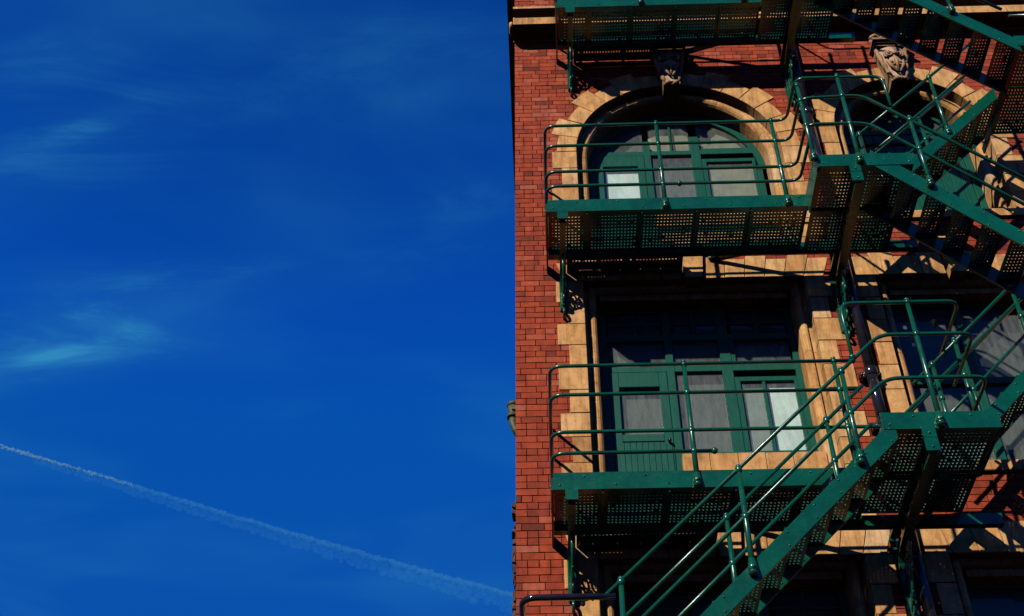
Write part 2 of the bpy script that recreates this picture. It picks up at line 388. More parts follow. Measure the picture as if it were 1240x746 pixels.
def mask(m, cx, zb, y0=-.02):
    """carved keystone: tapered shield with a face, a moulded cap and a crest of scrolls"""
    m.prism([(cx - .11, zb), (cx + .11, zb), (cx + .2, zb + .70), (cx - .2, zb + .70)], y0 - .13, .12, .5)
    # smooth convex shield with raised rim
    n = 6; cols = 8; vs = []; fs = []
    for i in range(n + 1):
        tt = i / n; hw = .07 + .125 * tt ** .75; z = zb + .03 + .66 * tt
        for k in range(cols + 1):
            a_ = -1 + 2 * k / cols; vs.append((cx + hw * a_, y0 - .12 - .075 * math.cos(a_ * 1.45) * (.55 + .45 * math.sin(tt * 2.6)), z))
    for i in range(n):
        for k in range(cols): fs.append((i * (cols + 1) + k, i * (cols + 1) + k + 1, (i + 1) * (cols + 1) + k + 1, (i + 1) * (cols + 1) + k))
    m.add(vs, fs, True, .9)
    def spiral(ox, oz, r0, tr, sgn, turns=1.6, a0=0, yy=.2):
        n_ = int(12 * turns)
        m.tube([(ox + sgn * r0 * (1 - .8 * q / n_) * math.cos(a0 + q * .524), y0 - yy - .02 * q / n_, oz + r0 * (1 - .8 * q / n_) * math.sin(a0 + q * .524)) for q in range(n_ + 1)], [tr * (1 - .35 * q / n_) for q in range(n_ + 1)], 7)
    for s in (-1, 1):
        m.tube([(cx + s * (.085 + .115 * (q / 7) ** .75), y0 - .12 - .012 * (q % 2), zb + .04 + q * .092) for q in range(8)], [.018, .034, .024, .038, .026, .042, .03, .034], 7)
        spiral(cx + s * .07, zb + .50, .065, .02, s, 1.7, -1.2, .19)
        spiral(cx + s * .05, zb + .30, .05, .02, -s, 1.3, 1.4, .185)
        m.tube([(cx + s * .115, y0 - .18, zb + .40), (cx + s * .08, y0 - .2, zb + .24), (cx + s * .015, y0 - .2, zb + .1)], [.014, .024, .016], 7)
        m.ball((cx + s * .055, y0 - .15, zb + .0), .05, 8, 5, (1, 1, .7))
    m.tube([(cx, y0 - .2, zb + .44), (cx, y0 - .215, zb + .34), (cx, y0 - .2, zb + .14)], [.014, .03, .012], 7)
    for q, (e, yy, h) in enumerate([(.2, .19, .03), (.225, .22, .028), (.25, .26, .035)]):
        zq = zb + .70 + [0, .031, .06][q]
        m.box(cx - e, cx + e, y0 - yy, .10, zq, zq + h, .5)
    zt = zb + .795
    for s in (-1, 1):
        for (ox, r0, sg) in ((.15, .085, 1), (.055, .07, -1)):
            sp = [(cx + s * ox + sg * s * r0 * (1 - q / 17) * math.cos(q * .55), y0 - .16 - .02 * math.sin(q), zt + .085 + r0 * (1 - q / 17) * math.sin(q * .55)) for q in range(15)]
            m.tube(sp, [.034 - .0014 * q for q in range(15)], 7)
        m.tube([(cx + s * .22, y0 - .14, zt + .0), (cx + s * .235, y0 - .15, zt + .07), (cx + s * .19, y0 - .14, zt + .16), (cx + s * .10, y0 - .14, zt + .19)], [.03, .03, .026, .014], 6)
    m.ball((cx, y0 - .17, zt + .15), .055, 8, 6, (.8, .8, 1.4)); m.ball((cx, y0 - .17, zt + .235), .022, 7, 5)
    m.box(cx - .2, cx + .2, -.1, .1, zt + .001, zt + .12, .5)
    return m
def arch_surround(A, nv, zb):
    cx, Rr, sp = A['cx'], A['R'], A['sp']; ri = Rr - .15
    ln = MB()
    ln.prism([(cx + (Rr + .13) * math.cos(a), sp + (Rr + .13) * math.sin(a)) for a in [math.pi * i / 24 for i in range(25)]] + [(cx + (ri + .05) * math.cos(a), sp + (ri + .05) * math.sin(a)) for a in [math.pi * (24 - i) / 24 for i in range(25)]], .17, .405, .4)
    S = ln.build('stone_surround', M_STONE, BLD)
    for i in range(nv):
        a0 = math.pi * i / nv; a1 = math.pi * (i + 1) / nv
        ro = Rr + (.25 if (i % 2 == 0) else .37) + rnd(-.015, .015); g_ = .003 / Rr
        if abs((a0 + a1) / 2 - math.pi / 2) < .02: ro = Rr + .3
        MB().prism(sector(cx, sp, Rr, ro, a0 + g_, a1 - g_, 4), -.014 + rnd(-.004, .004), .16, st_tone()).build('voussoir', M_STONE, S, .005)
    for s in (-1, 1): jamb_side(S, cx + s * Rr, s, A['z0'], sp, 0)
    nb = 9
    for i in range(nb):
        a0 = math.pi * i / nb + .002; a1 = math.pi * (i + 1) / nb - .002
        sweep_block([(cx + ri * math.cos(a0 + (a1 - a0) * q / 4), sp + ri * math.sin(a0 + (a1 - a0) * q / 4), math.cos(a0 + (a1 - a0) * q / 4), math.sin(a0 + (a1 - a0) * q / 4)) for q in range(5)], st_tone()).build('moulded_stone', M_STONE, S)
    mask(MB(), cx, zb).build('carved_keystone', M_CARVED, S)
    sill = MB().box(cx - Rr - .1, cx + Rr + .1, .05 if A is A1 else -.05, .41, A['z0'] - .12, A['z0'], .5).build('threshold', M_STONE, S)
    return S
arch_surround(A1, 15, 15.50)
arch_surround(A2, 11, 15.46)
def rect_surround(x0, x1, z0, z1, key=True, keyed_apron=True):
    S = MB().box(x0 + .2, x1 - .2, .2, .405, z1 - .14, z1 + .28, .4).build('stone_surround', M_STONE, BLD)
    # flat arch of splayed stones
    n = max(7, int((x1 - x0 + .5) / .26)); n += (n % 2 == 0); xa, xb = x0 - .22, x1 + .22; cx = (x0 + x1) / 2; kw = .135
    def spl(x, z): return x + (x - cx) * .22 * (z - z1)
    for sd in (-1, 1):
        m_ = (n - 1) // 2; e = kw; lim = (cx - xa)
        for i in range(m_):
            p = e + (lim - e) * i / m_; q = e + (lim - e) * (i + 1) / m_
            p_, q_ = (cx + sd * p + sd * .003, cx + sd * q - sd * .003)
            h = z1 + .30 + (.0 if i % 2 else .055) + rnd(-.006, .006)
            poly = [(spl(p_, z1), z1), (spl(q_, z1), z1), (spl(q_, h), h), (spl(p_, h), h)]
            MB().prism(poly if sd > 0 else poly[::-1], -.014 + rnd(-.004, .004), .16, st_tone()).build('lintel_stone', M_STONE, S, .005)
    k = MB(); k.prism([(cx - .10, z1 - .03), (cx + .10, z1 - .03), (cx + .135, z1 + .40), (cx - .135, z1 + .40)], -.075, .16, .6)
    for q, (e, yy) in enumerate([(.15, .1), (.17, .125), (.185, .15)]): k.box(cx - e, cx + e, -yy, .12, z1 + .402 + q * .026, z1 + .426 + q * .026, .6)
    for q in range(5): k.ball((cx - .13 + q * .065, -.09, z1 + .49), .03, 7, 4)
    k.build('keystone', M_STONE, S)
    for s, xe in ((-1, x0), (1, x1)): jamb_side(S, xe, s, z0, z1, 0)
    if x0 > 3:
        for i in range(4): MB().box(x0 - .06 + i * (x1 - x0 + .12) / 4 + .003, x0 - .06 + (i + 1) * (x1 - x0 + .12) / 4 - .003, -.05, .41, z0 - .13, z0, st_tone()).build('sill_stone', M_STONE, S, .008)
    x = x0 + .15 - .06
    while x < x1 - .15:
        q = min(x + rnd(.4, .55), x1 - .09)
        sweep_block([(x + .002, z1 - .06, 0, 1), (q - .002, z1 - .06, 0, 1)], st_tone()).build('moulded_stone', M_STONE, S)
        x = q
    return S
SUR = [rect_surround(*r) for r in RECT[:4]]
# simple stone jambs to the storey above the string course
for x0, x1, z0, z1 in RECT[4:]:
    S = MB().box(x0 - .15, x1 + .15, .18, .405, z1, z1 + .3, .5).build('stone_surround', M_STONE, BLD)
    for s, xe in ((-1, x0), (1, x1)): jamb_side(S, xe, s, z0, z1, 1)
# string course: moulded band in blocks
def course_block(x0, x1, endcap=False):
    prof = [(.1, CZ0 - .02), (-.02, CZ0 - .02), (-.025, CZ0 + .01), (-.05, CZ0 + .03), (-.27, CZ0 + .035), (-.28, CZ0 + .02), (-.30, CZ0 + .02), (-.30, CZ0 + .17), (-.285, CZ0 + .185), (-.25, CZ0 + .20), (-.25, CZ0 + .26), (-.35, CZ0 + .29), (-.37, CZ0 + .30), (-.37, CZ0 + .345), (.0, CZ0 + .42), (.0, CZ0 + .64), (.1, CZ0 + .66)]
    m = MB(); n = len(prof)
    m.add([(x, y, z) for x in (x0, x1) for y, z in prof], [tuple(range(n)), tuple(range(2 * n - 1, n - 1, -1))] + [(i, i + n, (i + 1) % n + n, (i + 1) % n) for i in range(n)], False, st_tone())
    if endcap:
        m.tube([(x0 - .03, -.2 + .08 * math.cos(a), CZ0 + .06 + .06 * math.sin(a) * (1 - a / 14)) for a in [q * .6 for q in range(12)]], .03, 6, tone=.7)
    return m
SC = MB().box(XL + .02, XR - .02, .02, .1, CZ0 + .02, CZ1 - .02).build('string_course', M_STONE, BLD)
x = XL - .015; first = True
while x < XR:
    q = min(x + rnd(.5, .75), XR)
    course_block(x + (0 if first else .003), q - .003, first).build('course_block', M_STONE, SC); first = False; x = q

# -------- windows and doors (timber, painted green)
YF, YB = .38, .46
YG = .425
def bars(m, lst, y0=YF, y1=YB):
    for x0, x1, z0, z1 in lst: m.box(x0, x1, y0, y1, z0, z1)
    return m
def pane(par, x0, x1, z0, z1, blind, yb=.47, nm='glass_pane'):
    MB().box(x0, x1, YG, YG + .006, z0, z1).build(nm, M_GLASS, par)
    if blind is not None: MB().box(x0 - .02, x1 + .02, yb, yb + .01, z0 - .02, z1 + .02).build('blind', blind, par)
def arc_pane(par, A, x0, x1, z0, r, blind, yb=.47):
    cx, sp = A['cx'], A['sp']
    def top(x):
        d = r * r - (x - cx) ** 2; return sp + math.sqrt(max(d, 0)) if d > 0 else sp
    xs = [x0 + (x1 - x0) * i / 14 for i in range(15)]
    poly = [(x, max(top(x), z0 + .002)) for x in xs]
    if poly[0][1] < z0 or poly[-1][1] < z0: return
    P = [(x0, z0)] + poly[:: 1] + [(x1, z0)]
    P = [P[0]] + [p for i, p in enumerate(P[1:-1]) ] + [P[-1]]
    MB().prism(P[::-1], YG, YG + .006).build('glass_pane', M_GLASS, par)
    if blind is not None: MB().prism(P[::-1], yb, yb + .01).build('blind', blind, par)
def door(x0, x1, zb, zt, panel_top, blind, gl, yb=.47):
    """half glazed boarded door; x0..x1 over the stiles"""
    gx0, gx1, gz0, gz1 = gl
    m = bars(MB(), [(x0, gx0, zb, zt), (gx1, x1, zb, zt), (gx0, gx1, gz1, zt), (gx0, gx1, panel_top, gz0)], YF - .005, YB - .01)
    D = m.build('door', M_JOIN, BLD, .006)
    n = 9; px0, px1 = x0 + .05, x1 - .02; wdt = (px1 - px0) / n
    for i in range(n): MB().box(px0 + i * wdt + .0012, px0 + (i + 1) * wdt - .0012, YF - .018, YF - .004, zb + .02, panel_top - .02).build('plank', M_JOIN, D, .004)
    MB().box(gx0, gx1, YB - .028, YB - .015, zb + .02, panel_top).build('door_back', M_JOIN, D)
    pane(D, gx0, gx1, gz0, gz1, blind, yb)
    k = MB(); k.ball((x1 - .05, YF - .05, gz0 - .12), .025, 8, 6); k.tube([(x1 - .05, YF - .04, gz0 - .12), (x1 - .05, YF, gz0 - .12)], .01, 6); k.build('handle', M_PIPE, D)
    return D
def bay_window(z_off, A=None, fl=0, blinds=None):
    """three-bay screen: door left, two lights right; z given for the lower storey"""
    o = z_off; bl = blinds
    zb = 8.56 + o; head = 11.9 + o
    x0, x1 = .66, 2.975
    m = MB()
    t0, t1 = 10.885 + o, 10.97 + o
    topz = head if A is None else A['sp']
    bars(m, [(x0, .76, zb, topz), (2.90, x1, zb, topz), (1.425, 1.515, zb, topz + (0 if A is None else .62)), (2.06, 2.185, 9.60 + o, topz + (0 if A is None else .7))])
    bars(m, [(.755, 2.905, t0, t1), (1.51, 2.905, 9.60 + o, 9.69 + o)], YF + .004, YB - .004)
    if A is None:
        bars(m, [(.755, 2.905, head - .09, head - .001), (.755, 2.905, 11.36 + o, 11.45 + o)], YF + .006, YB - .006)
        for xv in (1.10, 1.79, 2.54): bars(m, [(xv - .02, xv + .02, 11.45 + o, head - .09)], YF + .02, YB - .01)
        bars(m, [(.76, 2.9, 11.62 + o, 11.65 + o)], YF + .025, YB - .012)
    else:
        ri = A['R'] - .15; cx, sp = A['cx'], A['sp']; seg = 28
        pa = [(cx + (ri + .05) * math.cos(math.pi * i / seg), sp + (ri + .05) * math.sin(math.pi * i / seg)) for i in range(seg + 1)]
        pb = [(cx + (ri - .09) * math.cos(math.pi * i / seg), sp + (ri - .09) * math.sin(math.pi * i / seg)) for i in range(seg, -1, -1)]
        m.prism(pa + pb, YF - .003, YB)
        bars(m, [(1.79, 1.82, t1, sp + ri - .1)], YF + .02, YB - .01)
    W = m.build('window', M_JOIN, BLD, .005)
    # casements
    c = bars(MB(), [(1.515, 2.06, 9.69 + o, 9.75 + o), (2.185, 2.90, 9.69 + o, 9.76 + o), (2.185, 2.25, 9.76 + o, 10.80 + o), (2.86, 2.90, 9.76 + o, 10.80 + o), (2.25, 2.86, 10.735 + o, 10.80 + o),
                     (2.185, 2.24, t1, 11.36 + o if A is None else t1 + .02), (2.24, 2.88, t1, t1 + .04)], YF + .012, YB - .012)
    if A is None: bars(c, [(2.495, 2.535, 9.76 + o, 10.735 + o)], YF + .02, YB - .014)
    c.build('casement', M_JOIN, W, .004)
    pane(W, 1.515, 2.06, 9.75 + o, t0, bl[1], .52)
    if A is None:
        pane(W, 2.25, 2.495, 9.76 + o, 10.735 + o, bl[2]); pane(W, 2.535, 2.86, 9.76 + o, 10.735 + o, bl[3])
        for (a, b_), q in (((.78, 1.425), bl[4]), ((1.515, 2.06), bl[5]), ((2.24, 2.88), bl[6])):
            pane(W, a, b_, t1, 11.36 + o, q, .5); pane(W, a, b_, 11.45 + o, head - .09, None)
    else:
        pane(W, 2.25, 2.86, 9.76 + o, 10.735 + o, bl[2])
        arc_pane(W, A, .80, 1.425, t1, A['R'] - .24, bl[4], .5); arc_pane(W, A, 1.515, 2.06, t1, A['R'] - .24, bl[5], .5); arc_pane(W, A, 2.185, 2.88, t1, A['R'] - .24, bl[6], .5)
    door(.76, 1.42, zb, t0 - .005, 9.90 + o, bl[0], (.865, 1.325, 10.0 + o, 10.665 + o), .462 if bl[0] is M_BLIND_WHITE else .5)
    # stone apron and sill under the two lights
    AP = MB().box(1.53, 3.0, .2, .47, zb - .05, 9.34 + o, .5).build('apron', M_STONE, BLD)
    xs = [1.46, 1.75, 2.05, 2.34, 2.63, 2.985]
    for i in range(5): MB().box(xs[i] + .002, xs[i + 1] - .002, .10 + rnd(-.003, .003), .2, 9.22 + o, 9.53 + o, st_tone()).build('sill_stone', M_STONE, AP, .006)
    for i in range(5): MB().box(xs[i] + .002 + .05, xs[i + 1] - .002, .16, .25, zb - .05, 9.215 + o, st_tone()).build('apron_stone', M_STONE, AP, .006)
    MB().prism([(.16, 9.535 + o), (.44, 9.535 + o), (.44, 9.61 + o), (.38, 9.61 + o)], 1.5, 2.99, .5, 'yz').build('weathered_sill', M_STONE, AP)
bay_window(0, None, 0, [M_BLIND_GREY, M_BLIND_GREY, M_BLIND_PALE, M_BLIND_WHITE, M_BLIND_GREY, M_BLIND_GREY, M_BLIND_TAN])
bay_window(3.77, A1, 0, [M_BLIND_WHITE, M_BLIND_GREY, M_BLIND_TAN, None, M_BLIND_GREY, M_BLIND_TAN, M_BLIND_TAN])
bay_window(-3.77, None, 0, [M_BLIND_GREY] * 7)
def side_window(x0, x1, zb, head, A=None):
    m = MB(); xa, xb = x0 + .14, x1 - .14; mid = (xa + xb) / 2
    zt = head if A is None else A['sp']
    tz = zb + (1.35 if A is None else 1.95)
    bars(m, [(xa, xa + .1, zb, zt), (xb - .1, xb, zb, zt), (mid - .05, mid + .05, tz, zt + (0 if A is None else .75))]); bars(m, [(xa + .095, xb - .095, tz, tz + .09)], YF + .004, YB - .004)
    if A is None: bars(m, [(xa + .095, xb - .095, head - .09, head - .001)], YF + .004, YB - .004); bars(m, [(mid - .05, mid + .05, zb, tz - .001)])
    else:
        ri = A['R'] - .15; cx, sp = A['cx'], A['sp']
        m.prism([(cx + (ri + .05) * math.cos(math.pi * i / 24), sp + (ri + .05) * math.sin(math.pi * i / 24)) for i in range(25)] + [(cx + (ri - .08) * math.cos(math.pi * i / 24), sp + (ri - .08) * math.sin(math.pi * i / 24)) for i in range(24, -1, -1)], YF - .003, YB)
    W = m.build('window', M_JOIN, BLD, .005)
    if A is None:
        for a, b_ in ((xa + .1, mid - .05), (mid + .05, xb - .1)):
            pane(W, a, b_, zb + .09, tz, M_BLIND_DIM); pane(W, a, b_, tz + .09, head - .09, M_BLIND_DIM, .6)
            MB().box(a, b_, YF + .02, YB - .01, zb, zb + .09).build('bottom_rail', M_JOIN, W)
    else:
        rr = A['R'] - .23
        arc_pane(W, A, xa + .1, mid - .05, tz + .09, rr, None); arc_pane(W, A, mid + .05, xb - .1, tz + .09, rr, None)
        n = 12; wd = (xb - xa - .2) / n
        for i in range(n): MB().box(xa + .1 + i * wd + .003, xa + .1 + (i + 1) * wd - .003, YF + .02, YB - .01, zb, 14.74).build('plank', M_JOIN, W, .004); MB().box(xa + .1 + i * wd + .003, xa + .1 + (i + 1) * wd - .003, YF + .02, YB - .01, 14.80, tz).build('plank', M_JOIN, W, .004)
side_window(3.94, 5.9, 9.28, 11.9)
side_window(3.94, 5.9, 5.5, 8.13)
side_window(3.94, 5.9, 13.02, 0, A2)
for x0, x1, z0, z1 in RECT[4:]:
    m = bars(MB(), [(x0, x0 + .1, z0, z1), (x1 - .1, x1, z0, z1), (x0 + .1, x1 - .1, z0, z0 + .1), (x0 + .1, x1 - .1, z1 - .1, z1), ((x0 + x1) / 2 - .05, (x0 + x1) / 2 + .05, z0 + .1, z1 - .1)])
    W = m.build('window', M_JOIN, BLD, .005); mid = (x0 + x1) / 2
    pane(W, x0 + .1, mid - .05, z0 + .1, z1 - .1, M_BLIND_GREY); pane(W, mid + .05, x1 - .1, z0 + .1, z1 - .1, M_BLIND_GREY)

# ------------------------------------------------------------------ fire escape
def perforated(x0, x1, y0, y1, z, px=.038, py=.05, hx=.0175, hy=.023, th=.014, margin=.022):
    """sheet with rows of real holes; a flat sheet in x,y at height z"""
    m = MB(); nx = max(1, int((x1 - x0 - 2 * margin) / px)); ny = max(1, int((y1 - y0 - 2 * margin) / py))
    sx = (x1 - x0 - nx * px) / 2; sy = (y1 - y0 - ny * py) / 2
    X = [x0]; 
    for i in range(nx): c = x0 + sx + px * (i + .5); X += [c - hx / 2, c + hx / 2]
    X.append(x1); Y = [y0]
    for i in range(ny): c = y0 + sy + py * (i + .5); Y += [c - hy / 2, c + hy / 2]
    Y.append(y1); W_ = len(X); H_ = len(Y)
    sg = lambda x, y: .005 * math.sin((x - x0) / (x1 - x0) * math.pi) * math.sin((y - y0) / (y1 - y0) * math.pi) * (-1)
    vs = [(x, y, z + th + sg(x, y)) for y in Y for x in X] + [(x, y, z + sg(x, y)) for y in Y for x in X]; B = W_ * H_; fs = []
    for j in range(H_ - 1):
        for i in range(W_ - 1):
            a, b_, c, d = j * W_ + i, j * W_ + i + 1, (j + 1) * W_ + i + 1, (j + 1) * W_ + i
            if i % 2 == 1 and j % 2 == 1 and random.random() > .035:
                fs += [(b_, a, a + B, b_ + B), (c, b_, b_ + B, c + B), (d, c, c + B, d + B), (a, d, d + B, a + B)]
            else: fs += [(a, b_, c, d), (d + B, c + B, b_ + B, a + B)]
    a, b_, c, d = 0, W_ - 1, B - 1, B - W_
    fs += [(a, a + B, b_ + B, b_), (b_, b_ + B, c + B, c), (c, c + B, d + B, d), (d, d + B, a + B, a)]
    m.add(vs, fs); return m
RAILS = (1.475, 1.105, .645, .395)
def rivets(m, pts, ny=-1, r=.011):
    for p in pts: m.ball(p, r, 6, 4, (1, .8, 1))
def beam(x0, x1, y, zu, h=.19, th=.02, flange=.06, sgn=1):
    """channel along x, web facing the street"""
    m = MB(); m.box(x0, x1, y - th, y, zu, zu + h); m.box(x0, x1, y + .001, y + flange, zu + .001, zu + .013); m.box(x0, x1, y + .001, y + flange, zu + h - .014, zu + h - .001)
    x = x0 + .06; k = 0
    while x < x1 - .03:
        m.ball((x, y - th, zu + (.145 if k % 2 else .05) * h / .19), .0115, 6, 4); x += rnd(.2, .3); k += 1
    return m
def ybeam(x, y0, y1, zu, h=.15, th=.02, flange=.06, sgn=1):
    m = MB(); m.box(x - th / 2, x + th / 2, y0, y1, zu + .002, zu + h); m.box(min(x, x + sgn * flange), max(x, x + sgn * flange), y0, y1, zu + .003, zu + .012)
    return m
def post(x, y, z0, z1, rz, r0=.027, r1=.021, foot=True):
    m = MB(); m.tube([(x, y, z0), (x, y, z0 + (z1 - z0) * .45), (x, y, z1)], [r0, r0 * .92, r1], 10)
    m.ball((x, y, z1), r1 * 1.25, 10, 6, (1, 1, .9)); m.tube([(x, y, z1 - .055), (x, y, z1 - .005)], r1 * 1.3, 10)
    for z in rz:
        m.tube([(x, y, z - .035), (x, y, z - .012), (x, y, z + .012), (x, y, z + .035)], [r1 * 1.1, r1 * 1.55, r1 * 1.55, r1 * 1.1], 10)
    if foot:
        m.tube([(x, y, z0 - .0), (x, y, z0 + .05), (x, y, z0 + .12)], [r0 * 1.7, r0 * 1.45, r0 * 1.05], 10); m.ball((x, y, z0 + .0), r0 * 1.65, 10, 6, (1, 1, .8))
        m.ball((x, y - r0 * 1.5, z0 + .03), .018, 7, 5)
    return m
def scrollring(m, x, y, z, r, w=.02, tr=.013, a0=0, turns=1.4):
    n = int(16 * turns); m.tube([(x, y + r * (1 - .55 * q / n) * math.cos(a0 + q * 2 * math.pi / 16), z + r * (1 - .55 * q / n) * math.sin(a0 + q * 2 * math.pi / 16)) for q in range(n + 1)], tr, 6)
def bracket(par, X, zu, yf, leg, big=False):
    wd = .035 if not big else .05
    m = MB(); m.box(X - wd, X + wd, yf + .03, -.012, zu - .035, zu - .004)                       # top flat
    m.box(X - wd - .01, X + wd + .01, -.032, -.012, zu - leg, zu - .036)                         # wall flat
    m.box(X - .008, X + .008, -.11, -.033, zu - leg + .02, zu - .037)
    # lower chord runs back under the deck and sweeps down the wall
    dp = .21 if big else .13; K = [(yf + .03, zu - dp), (yf * .62, zu - dp + .0), (yf * .34, zu - dp * 1.15), (-.17, zu - dp - .12), (-.075, zu - leg * .62), (-.055, zu - leg)]
    pts = []
    for i in range(len(K) - 1):
        p0 = Vector(K[max(i - 1, 0)]); p1 = Vector(K[i]); p2 = Vector(K[i + 1]); p3 = Vector(K[min(i + 2, len(K) - 1)])
        for q in range(4):
            u_ = q / 4; v_ = .5 * ((2 * p1) + (p2 - p0) * u_ + (2 * p0 - 5 * p1 + 4 * p2 - p3) * u_ * u_ + (3 * p1 - p0 - 3 * p2 + p3) * u_ ** 3); pts.append((v_.x, v_.y))
    pts.append(K[-1]); n = len(pts) - 1
    k_ = 1
    while k_ * .2 < abs(yf) - .2:      # web lattice between the chords
        yy_ = yf + k_ * .2; m.box(X - .008, X + .008, yy_, yy_ + .05, zu - dp + .005, zu - .036); k_ += 1
    for i in range(n):
        (ya, za), (yb, zb) = pts[i], pts[i + 1]; d = Vector((yb - ya, zb - za)).normalized(); q = Vector((-d.y, d.x)) * .012
        m.add([(X + s * wd, a + e * q.x, b_ + e * q.y) for s in (-1, 1) for (a, b_, e) in ((ya, za, -1), (yb, zb, -1), (yb, zb, 1), (ya, za, 1))],
              [(3, 2, 1, 0), (4, 5, 6, 7), (0, 1, 5, 4), (1, 2, 6, 5), (2, 3, 7, 6), (3, 0, 4, 7)])
    Bk = m.build('bracket', M_GREEN, par)
    s = MB(); L_ = leg
    for (dy, fz, r_) in ((.20, .42, .07), (.16, .62, .06), (.34, .33, .065), (.13, .80, .05), (.28, .52, .05)):
        if big: dy += .04
        scrollring(s, X, -dy, zu - fz * L_ - .03, r_, a0=rnd(0, 6))
    s.tube([(X, -.06, zu - L_ * .95), (X, -.22, zu - L_ * .72), (X, -.36, zu - L_ * .5), (X, -.46, zu - L_ * .24)], .016, 6)
    s.tube([(X, -.05, zu - L_ * .45), (X, -.2, zu - L_ * .34), (X, -.3, zu - L_ * .2)], .014, 6)
    # foot scroll against the wall
    s.tube([(X, -.05 - .06 * math.sin(q * .5), zu - L_ - .02 - .05 * (1 - math.cos(q * .5))) for q in range(10)], .018, 6)
    s.build('scrollwork', M_GREEN, Bk)
    return Bk
def rail(par, pts, r=.019, rad=.13): return MB().tube(fillet(pts, rad, 6), r, 8).build('rail', M_GREEN, par)

